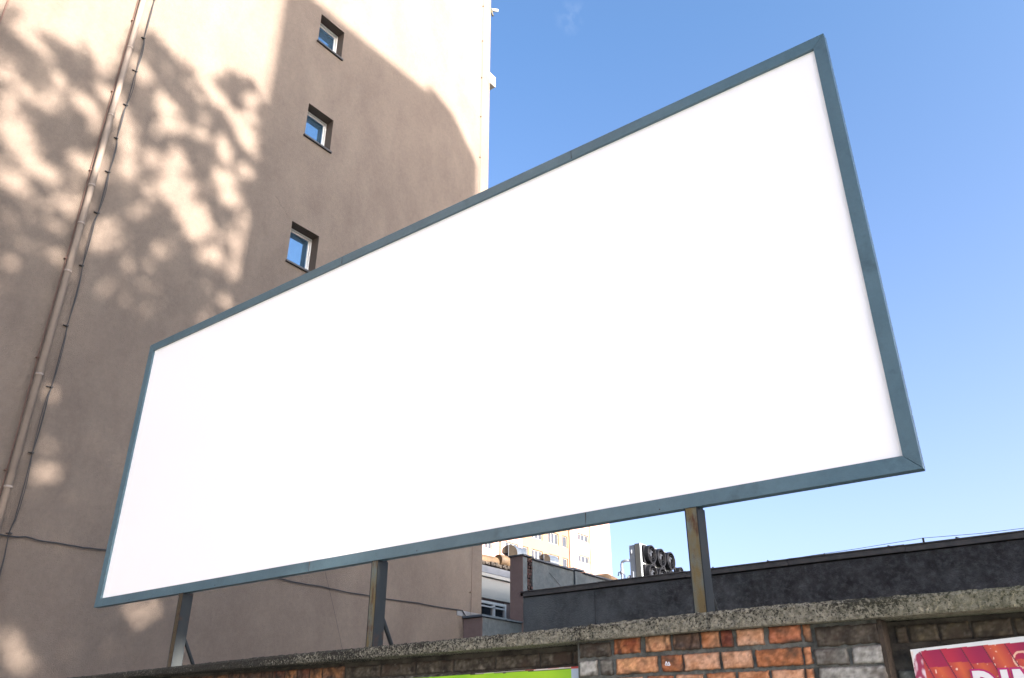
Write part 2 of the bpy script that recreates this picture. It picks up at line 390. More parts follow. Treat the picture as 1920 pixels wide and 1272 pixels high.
# coping: cast concrete, ragged and weathered
def lerp_tab(x, tab):
    if x <= tab[0][0]: return tab[0][1]
    for (a, va), (b, vb) in zip(tab, tab[1:]):
        if x <= b: return va + (vb-va)*(x-a)/(b-a)
    return tab[-1][1]
ctop = [(-11.4,2.045),(-7.0,2.076),(-4.81,2.103),(-3.07,2.109),(-2.7,2.111),(-1.57,2.129),(-1.32,2.131),(-.354,2.118),(4,2.11)]
cbot = [(-11.4,2.03-.005),(-4.8,2.042),(-2.7,2.043),(-1.58,2.048),(-.37,2.042),(4,2.04)]
bm = bmesh.new()
x = XWL; xs = []
while x < XWR:
    xs.append(x); x += .006 if -4.5 < x < 0 else (.010 if -7.6 < x < .4 else .05)
NV, NT = 15, 8
prev = None
for x in xs:
    zt, zb = lerp_tab(x, ctop), lerp_tab(x, cbot)
    # front edge chips plus a nosing patched around the right-hand post
    col = []
    prof = [(3.97, zb)] + [(3.62 + (3.97-3.62)*(1-k/3), zb) for k in range(1,4)]
    prof += [(3.60 + .006*(1-abs(2*k/NV-1))**0 , zb + (zt-zb)*k/NV) for k in range(0, NV+1)]
    prof += [(3.60 + .35*(k/NT)**1.4, zt) for k in range(1, NT+1)]
    for (y, z) in prof:
        p = Vector((x, y, z))
        n1 = noise.noise(Vector((x*14, y*14, z*14))); n2 = noise.noise(Vector((x*55, y*55, z*55))); n3 = noise.noise(Vector((x*140, y*140, z*140)))
        d = .005*n1 + .0045*n2 + .003*n3
        edge = max(0, 1 - abs(z-zt)/.016) if y < 3.66 else 0
        edge2 = max(0, 1 - abs(z-zb)/.010) if y < 3.66 else 0
        dy = d + edge*(.010 + .008*noise.noise(Vector((x*20,0,3)))) + edge2*.004
        dz = .0035*n2*(1 if z > zt-.02 else 0) + edge*(-.003+.006*noise.noise(Vector((x*33,5,1)))) + .002*n3
        if abs(x+1.62) < .02 and z > zb: dy += .010*(1-abs(x+1.62)/.02)
        if -1.80 < x < -1.62 and y < 3.7: dy -= .004
        if y > 3.95: dy = 0
        col.append(bm.verts.new((x, y+dy, z+dz)))
    if prev:
        for a in range(len(col)-1):
            f = bm.faces.new((prev[a], col[a], col[a+1], prev[a+1])); f.smooth = False
    prev = col
m = MB(); m.bm.free(); m.bm = bm
coping_m = mat('lichened_concrete', (.245,.236,.188), (.115,.112,.085), scale=52, rough=.95, bump=1.0, bscale=130, lo=.42, hi=.62)
nt = coping_m.node_tree; L = nt.links; b = nt.nodes['Principled BSDF']
base_link = b.inputs['Base Color'].links[0].from_socket
geo = nd(nt,'ShaderNodeNewGeometry')
sp = nd(nt,'ShaderNodeTexNoise', Scale=88.0, Detail=6, Roughness=.75); L.new(geo.outputs['Position'], sp.inputs['Vector'])
wide = nd(nt,'ShaderNodeTexNoise', Scale=3.2, Detail=4); L.new(geo.outputs['Position'], wide.inputs['Vector'])
sx = nd(nt,'ShaderNodeSeparateXYZ'); L.new(geo.outputs['Position'], sx.inputs[0])
# more lichen to the left end of the wall and near the top arris
mx = nd(nt,'ShaderNodeMapRange'); mx.inputs[1].default_value=-5.6; mx.inputs[2].default_value=-2.2; mx.inputs[3].default_value=.15; mx.inputs[4].default_value=-.035
L.new(sx.outputs['X'], mx.inputs[0])
mz = nd(nt,'ShaderNodeMapRange'); mz.inputs[1].default_value=2.06; mz.inputs[2].default_value=2.115; mz.inputs[3].default_value=-.02; mz.inputs[4].default_value=.045
L.new(sx.outputs['Z'], mz.inputs[0])
a1 = nd(nt,'ShaderNodeMath', operation='ADD'); L.new(sp.outputs['Fac'], a1.inputs[0]); L.new(mx.outputs[0], a1.inputs[1])
a2 = nd(nt,'ShaderNodeMath', operation='ADD'); L.new(a1.outputs[0], a2.inputs[0]); L.new(mz.outputs[0], a2.inputs[1])
w2 = nd(nt,'ShaderNodeMath', operation='MULTIPLY_ADD'); w2.inputs[1].default_value=.35; w2.inputs[2].default_value=-.175
L.new(wide.outputs['Fac'], w2.inputs[0])
a3 = nd(nt,'ShaderNodeMath', operation='ADD'); L.new(a2.outputs[0], a3.inputs[0]); L.new(w2.outputs[0], a3.inputs[1])
rr = nd(nt,'ShaderNodeMapRange'); rr.inputs[1].default_value=.485; rr.inputs[2].default_value=.545; L.new(a3.outputs[0], rr.inputs[0])
xx = nd(nt,'ShaderNodeMix', data_type='RGBA'); xx.inputs[7].default_value=(.018,.018,.014,1)
L.new(base_link, xx.inputs[6]); L.new(rr.outputs[0], xx.inputs[0])
# greenish algae towards the right end
mg = nd(nt,'ShaderNodeMapRange'); mg.inputs[1].default_value=-1.1; mg.inputs[2].default_value=-.4; mg.inputs[4].default_value=.30; L.new(sx.outputs['X'], mg.inputs[0])
xg = nd(nt,'ShaderNodeMix', data_type='RGBA'); xg.inputs[7].default_value=(.11,.125,.06,1)
L.new(xx.outputs[2], xg.inputs[6]); L.new(mg.outputs[0], xg.inputs[0]); L.new(xg.outputs[2], b.inputs['Base Color'])
m.build('coping', coping_m, wall, fix=False)

# masonry body behind (mortar face), pier in front of recessed panels
PX0, PX1 = -2.345, -.895
bed_m = mat('sooty_mortar', (.045,.04,.032), (.085,.078,.062), scale=9, rough=.95, bump=.9, bscale=90, c3=(.016,.014,.012), s3=7, lo3=.45, hi3=.65)
MB().box(XWL,PX0,3.752,3.93,0,2.04).box(PX1,XWR,3.752,3.93,0,2.04).build('panel_masonry', bed_m, wall)
MB().box(PX0,PX1,3.668,3.93,0,2.044).build('pier_masonry', mortar_m, wall)
MB().box(PX1-.012,PX1+.004,3.660,3.80,0,2.043).build('pier_edge', mat('dark_brown_edge',(.022,.018,.014),(.05,.038,.028),scale=18,rough=.95,bump=.6,bscale=70), wall)  # darker brown strip along the pier's return edge
def rough_brick(m_, x0, x1, z0, z1, yf, depth, colf, layer, seed):
    """one worn brick face as a fine, rounded, chipped cushion with its own fired colours"""
    nx = max(4, int((x1-x0)/.007)); nz = max(4, int((z1-z0)/.007))
    grid = []
    skew = random.uniform(-.004,.004); tl = random.uniform(-.0025,.0025)
    for i in range(nx+1):
        rowv = []
        for k in range(nz+1):
            u, v = i/nx, k/nz
            x = x0+(x1-x0)*u + skew*(v-.5); z = z0+(z1-z0)*v + tl*(u-.5)
            e = min(u*(x1-x0), (1-u)*(x1-x0), v*(z1-z0), (1-v)*(z1-z0))
            rd = max(0, 1-e/.008)**2*.007
            nn = .0028*noise.noise(Vector((x*26+seed, z*30, 1))) + .0012*noise.noise(Vector((x*95+seed, z*110, 3)))
            ex = .0055*noise.noise(Vector((x*50, z*50, seed)))*(1 if e < .002 else (.5 if e < .009 else 0))
            vert = m_.bm.verts.new((x+ex, yf+rd+nn, z+ex))
            rowv.append(vert)
        grid.append(rowv)
    fs = []
    for i in range(nx):
        for k in range(nz):
            f = m_.bm.faces.new((grid[i][k],grid[i+1][k],grid[i+1][k+1],grid[i][k+1])); f.smooth = True; fs.append(f)
    rim = [grid[i][0] for i in range(nx+1)] + [grid[nx][k] for k in range(1,nz+1)] + [grid[i][nz] for i in range(nx-1,-1,-1)] + [grid[0][k] for k in range(nz-1,0,-1)]
    back = [m_.bm.verts.new((r0.co.x, yf+depth, r0.co.z)) for r0 in rim]
    for i in range(len(rim)):
        j = (i+1) % len(rim); fs.append(m_.bm.faces.new((rim[j], rim[i], back[i], back[j])))
    for f in fs:
        for l in f.loops:
            c = l.vert.co
            l[layer] = (*colf((c.x-x0)/(x1-x0), (c.z-z0)/(z1-z0), c), 1)
def mixc(a, b, t): t = max(0, min(1, t)); return tuple(p*(1-t)+q*t for p, q in zip(a, b))
def fired(base, second, blotch, seed, amt=1.0, stripes=0):
    def f(u, v, c):
        t = noise.noise(Vector((c.x*16+seed, c.z*22, seed)))*.5+.5
        col = mixc(base, second, (t-.35)*2.2)
        t2 = noise.noise(Vector((c.x*28-seed, c.z*34, seed+4)))*.5+.5
        col = mixc(col, blotch, (t2-.6)*4*amt)
        if stripes:
            s = math.sin(u*stripes + 1.5*noise.noise(Vector((c.z*20,seed,0))))
            col = mixc(col, tuple(q*.4 for q in col), (s-.72)*4)
        g1 = noise.fractal(Vector((c.x*46+seed, c.z*62, seed*2)), .7, 2.1, 5)
        col = mixc(col, tuple(q*.45 for q in col), g1*1.0)
        col = mixc(col, tuple(min(.8,q*1.35+.03) for q in col), -g1*1.1)
        g2 = noise.fractal(Vector((c.x*9+3, c.z*14, seed*.3)), .8, 2.1, 4)
        col = mixc(col, (.05,.035,.025), (g2-.05)*1.2)
        e = min(u, 1-u, v*1.2, (1-v)*1.2) + .05*noise.noise(Vector((c.x*70, c.z*70, seed)))
        return mixc(col, (.045,.035,.028), (.06-e)*9)
    return f
OR, LO, PK, RD, DR, BK = (.30,.112,.044), (.42,.205,.105), (.46,.27,.175), (.21,.058,.024), (.105,.028,.018), (.018,.016,.018)
r1 = (1.977,2.048); r2 = (1.887,1.958); r3 = (1.800,1.873); r4 = (1.712,1.785)
pier = MB(); lay = pier.bm.loops.layers.float_color.new('Col')
bricks = [
 (-2.134,-1.990,r1,fired(OR,RD,DR,1,1.2,7)), (-1.961,-1.831,r1,fired(LO,(.42,.24,.13),RD,2,1,9)),
 (-1.818,-1.683,r1,fired((.10,.06,.04),BK,(.25,.14,.08),3,1,11)), (-1.676,-1.586,r1,fired(LO,OR,OR,4)), (-1.580,-1.526,r1,fired(DR,RD,DR,5)),
 (-1.508,-1.383,r1,fired(PK,LO,(.75,.55,.42),6,.6)), (-1.362,-1.221,r1,fired((.40,.15,.075),RD,OR,7)), (-1.212,-1.178,r1,fired(OR,(.2,.15,.1),BK,8)),
 (-2.125,-1.904,r2,fired(LO,(.58,.30,.14),OR,9,.6)), (-1.884,-1.777,r2,fired(OR,RD,LO,10,.5)), (-1.771,-1.599,r2,fired(PK,LO,OR,11,.7)),
 (-1.585,-1.446,r2,fired(PK,LO,(.60,.30,.14),12,.6)), (-1.431,-1.227,r2,fired(OR,(.32,.12,.05),(.12,.06,.03),13,1)), (-1.220,-1.187,r2,fired(LO,OR,DR,14)),
 (-2.122,-1.985,r3,fired(PK,LO,OR,15)), (-1.968,-1.829,r3,fired(OR,RD,LO,16,.4)), (-1.817,-1.684,r3,fired(LO,PK,OR,17)), (-1.665,-1.531,r3,fired(OR,LO,RD,18)),
 (-1.518,-1.379,r3,fired(LO,OR,RD,19)), (-1.368,-1.229,r3,fired(PK,LO,OR,20)), (-1.222,-1.19,r3,fired(LO,OR,RD,21))]
for k in range(4): bricks.append((-2.13+k*.235,-1.915+k*.235,r4,fired(OR,LO,RD,22+k)))
for i, (a, b_, (z0, z1), cf) in enumerate(bricks): rough_brick(pier, a, b_, z0, z1, 3.656+random.uniform(-.003,.003), .02, cf, lay, i*7.1)
# grey painted and sooty bricks of the same pier
GP, GD, SO = (.25,.25,.225), (.12,.118,.105), (.028,.023,.017)
grey = [(-2.33,-2.152,(1.972,2.036),fired(SO,(.11,.095,.075),GD,31,.6)), (-2.335,-2.232,(1.887,1.955),fired((.36,.36,.335),GP,SO,32,.8)), (-2.215,-2.145,(1.887,1.955),fired(GD,(.12,.115,.10),SO,33)),
 (-2.335,-2.14,(1.800,1.872),fired(GP,GD,SO,34)),
 (-1.159,-.905,(1.955,2.030),fired(SO,(.085,.072,.055),(.03,.027,.02),35)), (-1.176,-1.040,(1.882,1.945),fired(GD,(.11,.10,.09),GP,36,.8)), (-1.024,-.903,(1.880,1.947),fired((.30,.30,.28),GP,GD,37,.8)),
 (-1.171,-.900,(1.800,1.872),fired((.28,.28,.26),GP,GD,38,1))]
for i, (a, b_, (z0, z1), cf) in enumerate(grey): rough_brick(pier, a, b_, z0, z1, 3.657, .02, cf, lay, 60+i*5.3)
brick_m = vcmat('fired_brick', rough=.92, bump=.35, bscale=140, var=.13, vscale=80)
pier.build('brick_pier', brick_m, wall, fix=False)
# recessed panels: big grimy blocks on both sides, brown bricks at the far left
pan = MB(); lay = pan.bm.loops.layers.float_color.new('Col')
GB1, GB2 = (.070,.061,.045), (.020,.017,.013)
edges = [-4.10,-3.795,-3.510,-3.222,-2.927,-2.630,-2.425,-2.35]
for i in range(len(edges)-1): rough_brick(pan, edges[i]+.005, edges[i+1]-.005, 1.950, 2.016, 3.742, .02, fired(GB1,GB2,(.17,.155,.125),40+i,.9), lay, 90+i*3.7)
edges = [-.868,-.816,-.70,-.585,-.44,-.29,-.12,.06,.3,.6,.9]
for i in range(len(edges)-1): rough_brick(pan, edges[i]+.004, edges[i+1]-.004, 1.958, 2.022, 3.742, .02, fired((.06,.050,.034),(.024,.021,.016),(.12,.10,.06),50+i,.9), lay, 130+i*3.7)
for rr_, z0 in enumerate((1.872,1.786,1.70)):
    x = -4.1 + .07*rr_
    while x < .9:
        w_ = random.choice((.13,.25,.25))
        if x+w_ < PX0-.01 or x > PX1: rough_brick(pan, x+.005, x+w_-.005, z0, z0+.070, 3.744, .02, fired((.10,.105,.09),(.04,.042,.036),(.26,.27,.25),70+x,1.0), lay, 200+x*9)
        x += w_
for rr_, z0 in enumerate((1.945,1.86)):
    x = -7.6 + .06*rr_
    while x < -4.13:
        w_ = random.choice((.12,.125,.24))
        cA = random.choice(((.17,.07,.035),(.10,.055,.035),(.26,.12,.05),(.13,.05,.03)))
        rough_brick(pan, x+.005, min(x+w_,-4.11)-.005, z0, z0+.078, 3.742, .02, fired(cA,(.06,.04,.03),(.025,.022,.02),80+x,1.1,5), lay, 300+x*7)
        x += w_
pan.build('panel_bricks', brick_m, wall, fix=False)
# small painted tag on a brick
tg = MB()
for a, b_ in (((-1.862,1.916),(-1.856,1.930)),((-1.856,1.930),(-1.850,1.918)),((-1.850,1.918),(-1.842,1.928)),((-1.842,1.928),(-1.838,1.914)),((-1.862,1.916),(-1.838,1.914))):
    tg.tube([(a[0],3.6535,a[1]),(b_[0],3.6535,b_[1])], .0028, 5)
tg.build('painted_mark', mat('white_paint',(.55,.56,.62),rough=.6), wall)

# ------------------------------------------------------------------ posters pasted to the recessed panels
def sheet(name, x0, x1, z0, z1, y, nx, nz, colf, shape=None, wav=.002, parent=None, mname='poster_paper'):
    bm = bmesh.new(); lay = bm.loops.layers.float_color.new('Col'); G = []
    for i in range(nx+1):
        row = []
        for k in range(nz+1):
            x = x0+(x1-x0)*i/nx; z = z0+(z1-z0)*k/nz
            if shape: x, z = shape(x, z, i/nx, k/nz)
            row.append(bm.verts.new((x, y + wav*noise.noise(Vector((x*9, z*9, 2))), z)))
        G.append(row)
    for i in range(nx):
        for k in range(nz):
            f = bm.faces.new((G[i][k],G[i+1][k],G[i+1][k+1],G[i][k+1])); f.smooth = True
            for l in f.loops: l[lay] = (*colf(l.vert.co.x, l.vert.co.z), 1)
    mm = MB(); mm.bm.free(); mm.bm = bm
    return mm.build(name, vcmat(mname, rough=.45, bump=.05, bscale=30, var=.03, vscale=20, spec=.4), parent, fix=False)
def green(x, z):
    top = 1.921 + .0075*(x+3.1)
    if x > -2.425: return (.42,.52,.62) if z < 1.931 else (.45,.06,.05)
    if z > 1.936: return (.50,.10,.08) if noise.noise(Vector((x*14,0,0))) > 0 else (.62,.52,.5)
    if z > 1.933: return (.62,.60,.58)
    if z > 1.929 + .004*noise.noise(Vector((x*10,3,0))): return (.03,.035,.02)
    t = noise.noise(Vector((x*6+z*3, z*4, 7)))*.5+.5
    return mixc((.21,.50,.012), (.36,.62,.02), (t-.3)*2)
def gshape(x, z, u, v):
    return x, z - .012*(1-u)*1.0*v
gp = sheet('green_poster', -3.55, -2.35, 1.35, 1.940, 3.728, 260, 150, green, gshape)
tag(gp, 'bright green poster with torn white and red top edge left of the orange bricks', 'poster')
pk = empty('pink_poster', (-.4, 3.72, 1.6), 'glossy pink and orange poster with white lettering at the right end of the wall', 'poster')
def pink(x, z):
    # dark magenta head bands, orange tubes running down and to the right, glints
    zt_ = 1.9215 + .030*(x+.8)
    if z > zt_ + .0: return (.66,.70,.72)
    if x < -.806 + (1.93-z)*-.10: return (.66,.60,.56)
    d = math.hypot(x+.755, z-1.888)
    if x < -.765 and z > 1.878 and math.hypot(x+.765, z-1.878) > .044: return (.66,.70,.72)
    s = (x + .36*(z-1.93)) / .0765 + .31
    k = math.floor(s); f = s - k
    dark = .002
    r = noise.noise(Vector((k*3.3,1,1)))
    band = 1.874 - .007*((k*7)%3) 
    if f < .05: return (.10,.015,.035)
    if x < -.775: c = mixc((.30,.03,.08),(.66,.52,.58), (noise.noise(Vector((x*60,z*35,3)))*.5+.5-.45)*5)
    elif z > band and (k % 4) != 1: c = mixc((.40,.02,.05),(.27,.01,.06), f + .3*math.sin(x*40))
    else:
        c = mixc((.54,.105,.04),(.38,.035,.04), abs(f-.5)*2)
        gl = noise.noise(Vector((x*120,z*90,k)))
        c = mixc(c,(.80,.62,.50),(gl-.50)*5)
    rg = math.hypot((x+.435)*1.0, (z-1.872)*1.0)
    if abs(rg-.028) < .0035: c = (.72,.45,.32)
    return c
def pshape(x, z, u, v): return x, z - .024*(1-u*3 if u < .333 else 0)*v
psh = sheet('picture_sheet', -.815, .35, 1.20, 1.952, 3.722, 520, 330, pink, pshape, .0015, pk, 'poster_gloss')
# top edge of the sheet rises to the right
lm = mat('white_print', (.68,.68,.70), rough=.4); lo_ = mat('magenta_outline', (.42,.01,.13), rough=.4)
def letter(polys, x, z, s, y, th, m_, grow=0):
    out = MB()
    for poly in polys: out.prism([(x+px*s, y, z+pz*s) for px, pz in poly], (0, th, 0))
    return out
def arc(cx, cz, r0x, r0z, r1x, r1z, a0, a1, n=10):
    o = [(cx+r1x*math.cos(a0+(a1-a0)*i/n), cz+r1z*math.sin(a0+(a1-a0)*i/n)) for i in range(n+1)]
    q = [(cx+r0x*math.cos(a0+(a1-a0)*i/n), cz+r0z*math.sin(a0+(a1-a0)*i/n)) for i in range(n+1)]
    return [[o[i], o[i+1], q[i+1], q[i]] for i in range(n)]
def glyphs(g0):
    D = [[(0-g0,-g0),(.2+g0,-g0),(.2+g0,1+g0),(0-g0,1+g0)]] + arc(.2,.5,.26-g0,.32-g0,.46+g0,.5+g0,-math.pi/2,math.pi/2)
    I = [[(0-g0,-g0),(.2+g0,-g0),(.2+g0,1+g0),(0-g0,1+g0)]]
    N = [[(0-g0,-g0),(.19+g0,-g0),(.19+g0,1+g0),(0-g0,1+g0)], [(.5-g0,-g0),(.69+g0,-g0),(.69+g0,1+g0),(.5-g0,1+g0)], [(.02,1+g0),(.22+g0,1+g0),(.67,-g0),(.47-g0,-g0)]]
    return (D,0), (I,.80), (N,1.14)
SZ = .118; LX, LZ = -.612, 1.7225
for nm, g0, y, th, mm in (('letter_outline', .055, 3.7185, .0012, lo_), ('lettering', 0, 3.7165, .0016, lm)):
    out = MB()
    for polys, off in glyphs(g0):
        for poly in polys: out.prism([(LX+(px+off)*SZ, y + .0002*len(out.bm.verts)/400, LZ+pz*SZ) for px, pz in poly], (0, th, 0))
    out.build(nm, mm, pk)

# ------------------------------------------------------------------ dark parapet wall behind
dw = empty('sooty_building', (-4, 14.9, 0), 'low flat-roofed building with sooty dark grey wall behind the brick wall', 'building')
MB().box(-10.9,9,14.9,30,0,4.40).build('wall', darkwall_m, dw)
bm_ = MB()
x = -10.93
while x < 9:
    x2 = min(x+1.98, 9)
    dz = random.uniform(-.006,.006)
    bm_.box(x, x2-.004, 14.86, 15.25, 4.425+dz, 4.515+dz, .006); bm_.box(x, x2-.004, 14.84, 15.28, 4.517+dz, 4.537+dz, .004)
    x = x2
bm_.build('capping', cap_m, dw)
for i in range(9): MB().tube([(-9.6+i*1.05+random.uniform(-.1,.1),14.95,4.53),(-9.6+i*1.05,14.95,4.565)], .014, 6).build('capping_nail', sillm, dw)
MB().box(-10.9,9,14.98,15.2,4.40,4.43).build('roof_edge', darkwall_m, dw)
fp = tag(MB().box(-2.765,-2.735,15.04,15.07,4.535,4.645,.003).build('wire_post', sillm), 'short black stub holding a thin wire on the capping of the sooty wall', 'post')
pts = [(-6.9,15.05,4.56),(-5.8,15.05,4.563),(-4.8,15.05,4.575),(-3.8,15.05,4.60),(-2.75,15.05,4.640),(-1.9,15.05,4.60),(-1.2,15.05,4.598),(0,15.05,4.62),(2,15.05,4.7)]
tag(MB().tube(pts, .004, 5).build('roof_wire', wire_m), 'thin wire strung just above the capping of the sooty wall', 'wire')
tag(MB().tube([(-9.06,14.885,4.39),(-9.06,14.885,3.72),(-9.05,14.885,3.2)], .006, 5).tube([(-9.06,14.885,3.75),(-9.06,14.885,3.66)], .028, 8).build('wall_wire', wire_m), 'thin wire with a small dark box hanging down the sooty wall', 'wire')

# ------------------------------------------------------------------ wing wall with brown pillar end and blue grey plaster side
wg = empty('wing_wall', (-11.0, 15, 0), 'plastered wing wall with brown end face and crumbling brick strip beside the sooty building', 'wall')
MB().box(-11.21,-10.862,14.86,14.868,0,5.30).build('pillar', annex_m, wg)
MB().box(-11.20,-10.858,14.870,15.02,4.3,5.28).box(-11.20,-10.852,15.215,30,4.3,5.262).build('plaster', concrete_m, wg)
eb = MB()
for k in range(13):
    z = 4.33+k*.073
    for j in range(3): eb.box(-11.18,-10.855+random.uniform(-.03,.02),15.022+j*.064+random.uniform(-.006,.006),15.075+j*.064+random.uniform(0,.012),z,z+random.uniform(.045,.064),.008)
eb.build('crumbling_bricks', exposed, wg)
MB().box(-11.15,-10.9,15.022,15.213,4.3,5.26).build('brick_core', sillm, wg)
MB().box(-11.24,-10.82,14.83,15.24,5.30,5.335,.004).box(-11.24,-10.80,15.24,16.86,5.264,5.30,.004).box(-11.24,-10.82,16.86,17.36,5.300,5.345,.004).box(-11.24,-10.80,17.36,30,5.264,5.30,.004).build('capping', mat('grey_capping',(.03,.035,.045),(.06,.065,.07),scale=3,rough=.5), wg)
MB().box(-11.18,-10.80,16.90,17.12,4.3,5.262).build('buttress', concrete_m, wg)
tag(MB().tube([(-10.83,15.5,4.585),(-10.83,15.9,4.60),(-10.83,17.0,4.60),(-10.83,18.4,4.72)], .006, 5).tube([(-10.83,15.75,4.56),(-10.83,15.75,4.62)], .02, 6).tube([(-10.83,15.85,5.07),(-10.83,16.5,4.73)], .005, 5).build('plaster_wire', wire_m), 'thin wire with black clips across the blue grey plastered wing wall', 'wire')

# low return wall with zinc flashing at the corner of the block
lw = empty('low_wall', (-10.9, 14, 0), 'low stained wall with dark metal capping at the foot of the beige block', 'wall')
MB().box(-11.395,-10.905,13.52,13.528,0,3.86).build('end_face', annex_m, lw)
MB().box(-11.15,-10.90,13.530,14.895,0,3.87).build('stained_side', concrete_m, lw)
MB().box(-11.39,-10.86,13.47,14.3,3.875,3.915,.004).box(-11.2,-10.86,14.3,14.85,3.872,3.905,.004).build('capping', mat('blue_grey_capping',(.06,.08,.10),rough=.5), lw)
MB().box(-11.399,-11.385,13.3,14.08,3.915,4.02).build('flashing', zinc_m, lw)

# ------------------------------------------------------------------ recessed building with shuttered window
rb = empty('recessed_building', (-12.5, 16, 0), 'recessed building with cream panel and white window seen between beige block and brown pillar', 'building')
MB().box(-24,-12.5,14.2,40,0,4.22).box(-24,-12.55,14.2,40,4.22,4.6).box(-24,-12.5,14.2,15.1,4.22,4.6).box(-24,-12.5,16.34,40,4.22,4.6).box(-24,-12.5,14.2,40,4.6,5.30).build('wall', annex_m, rb)
MB().box(-12.499,-12.46,15.0,16.56,4.63,5.10,.003).build('cream_panel', cream_m, rb)
MB().box(-12.5,-12.40,15.0,16.62,5.11,5.19,.006).build('cornice', cream_m, rb)
MB().box(-12.5,-12.44,15.0,16.5,5.20,5.37).box(-12.45,-12.41,15.0,16.62,5.20,5.215).build('zinc_upstand', zinc_m, rb)
fr = MB()
for a, b_, c, d in ((15.0,16.33,4.50,4.56),(16.27,16.33,3.6,4.50),(15.82,15.90,3.6,4.50),(15.0,15.06,3.6,4.50),(15.06,16.27,4.42,4.455)): fr.box(-12.49,-12.43,a,b_,c,d,.004)
wn_ = fr.build('window', white_pl, rb)
MB().box(-12.485,-12.47,15.06,16.27,3.6,4.50).build('pane', glass_mat('courtyard_glass',(.012,.018,.022)), wn_)
MB().tube([(-12.40,16.60,2),(-12.40,16.60,5.3)], .03, 10).build('downpipe', copper, rb)
rt = MB()
for i in range(26):
    y = 15.0+i*.075
    rt.box(-12.75,-12.40+random.uniform(-.03,.04),y,y+.09,5.40+random.uniform(-.02,.01),5.44+random.uniform(0,.05),.01)
rt.build('roof_edge_tiles', mat('dirty_tile',(.03,.025,.022),(.12,.10,.08),scale=7,rough=.9), rb)
ld = tag(MB().tube([(-13.2,15.7,5.66),(-13.2,16.4,5.70),(-13.2,16.9,5.72),(-13.2,17.15,5.70)], .15, 14).tube([(-13.1,16.85,5.78),(-13.1,17.15,5.80),(-13.1,17.42,5.70),(-13.1,17.6,5.45),(-13.1,17.65,5.2)], .14, 14)
  .build('insulated_duct', tan_m), 'bulky tan insulated duct lying on the roof edge above the cream panel', 'duct')
# ------------------------------------------------------------------ cowls
cowl_m = mat('blue_grey_cowl_sheet', (.055,.07,.09), (.075,.09,.11), scale=5, rough=.4, metal=.3)
sidepl_m = mat('tan_lit_side', (.20,.165,.12), (.15,.12,.085), scale=5, rough=.7)  # one sheet metal; warm and sky-blue light on its sides put into colour
def hood(x0, x1, y, zb, zt_, label, depth=.55):
    o = empty('vent_cowl', ((x0+x1)/2, y, 5.3), label, 'vent', 'curved sheet metal roof cowls')
    w = x1-x0; R_ = min(zt_-zb, w*.68)
    cx = x0 + w - R_*.98; n = 14
    pts = [(x1, zb), (x1, zb+ (zt_-zb)*.25)]
    for i in range(n+1):
        a = R(5) + R(130)*i/n
        pts.append((cx + R_*.98*math.cos(a), zb + (zt_-zb)*.15 + (zt_-zb)*.85*math.sin(a)))
    pts += [(x0, zb+(zt_-zb)*.42), (x0+w*.28, zb+.02), (x0+w*.36, zb-.10), (x1, zb-.10)]
    prof = [(p[0], y, p[1]) for p in pts]
    MB().prism(prof, (0, depth, 0)).build('hood', cowl_m, o)
    MB().prism([(p[0], y-.002, p[2]) for p in prof], (0, .0015, 0)).build('lit_side_face', sidepl_m, o)  # thin overlay carrying the near side's light tone, not a separate plate
    MB().prism([(x0+.0,y-.004,zb+(zt_-zb)*.40),(x0+w*.28,y-.004,zb+.01),(x0+w*.42,y-.004,zb-.01),(x0+w*.42,y-.004,zb+.10),(x0+w*.2,y-.004,zb+(zt_-zb)*.34)], (0,-.003,0)).build('mouth', dark_in, o)
    MB().box(cx-.008,cx+.008,y-.012,y-.002,zb-.05,zt_-.01).box(x0+w*.40,x1+.006,y-.014,y-.003,zb-.015,zb+.01).box(x1+.001,x1+.008,y-.01,y+depth,zb-.015,zb+.01).build('seam', copper, o)
    MB().box(x0+w*.42,x1-.01,y+.01,y+depth-.01,5.3,zb-.10).build('shaft', zinc_m, o)
hood(-13.86,-13.33,18.0,6.12,6.43,'larger curved sheet metal cowl just above the brown pillar', .45)
hood(-13.65,-13.28,19.5,6.19,6.42,'smaller curved sheet metal cowl behind the grey wing wall', .45)
for_duct = [(-13.9,22.0,5.95),(-13.4,22.0,5.98),(-12.95,22.0,5.98),(-12.72,22.0,5.86),(-12.62,22.0,5.6),(-12.60,22.0,5.3)]
tag(MB().tube(for_duct, .19, 14).build('elbow_duct', tan_m), 'tan elbow duct bending down behind the end of the grey wing wall', 'duct')

# ------------------------------------------------------------------ rooftop dry cooler
ck = empty('rooftop_cooler', (-14.1, 27, 5.3), 'rooftop cooling unit with rows of black fans standing above the sooty wall', 'cooling unit')
MB().box(-14.10,-13.905,26.0,28.40,5.9,7.90,.01).build('housing', coolm, ck)
MB().box(-14.33,-14.115,26.02,28.38,6.2,7.87,.01).build('coil', coolw, ck)
tr = MB().box(-13.905,-13.88,26.0,26.10,5.9,7.90).box(-13.905,-13.88,26.1,28.40,7.83,7.90).box(-13.905,-13.88,26.1,28.40,7.17,7.25)
tr.box(-13.905,-13.885,26.1,28.4,6.52,6.58).box(-13.905,-13.885,28.34,28.4,5.9,7.90)
for y in (26.86,27.62): tr.box(-13.905,-13.885,y,y+.05,5.9,7.84)
tr.build('face_frame', coolw, ck)
MB().box(-13.908,-13.90,26.1,28.34,5.95,7.83).build('recess', fanm, ck)
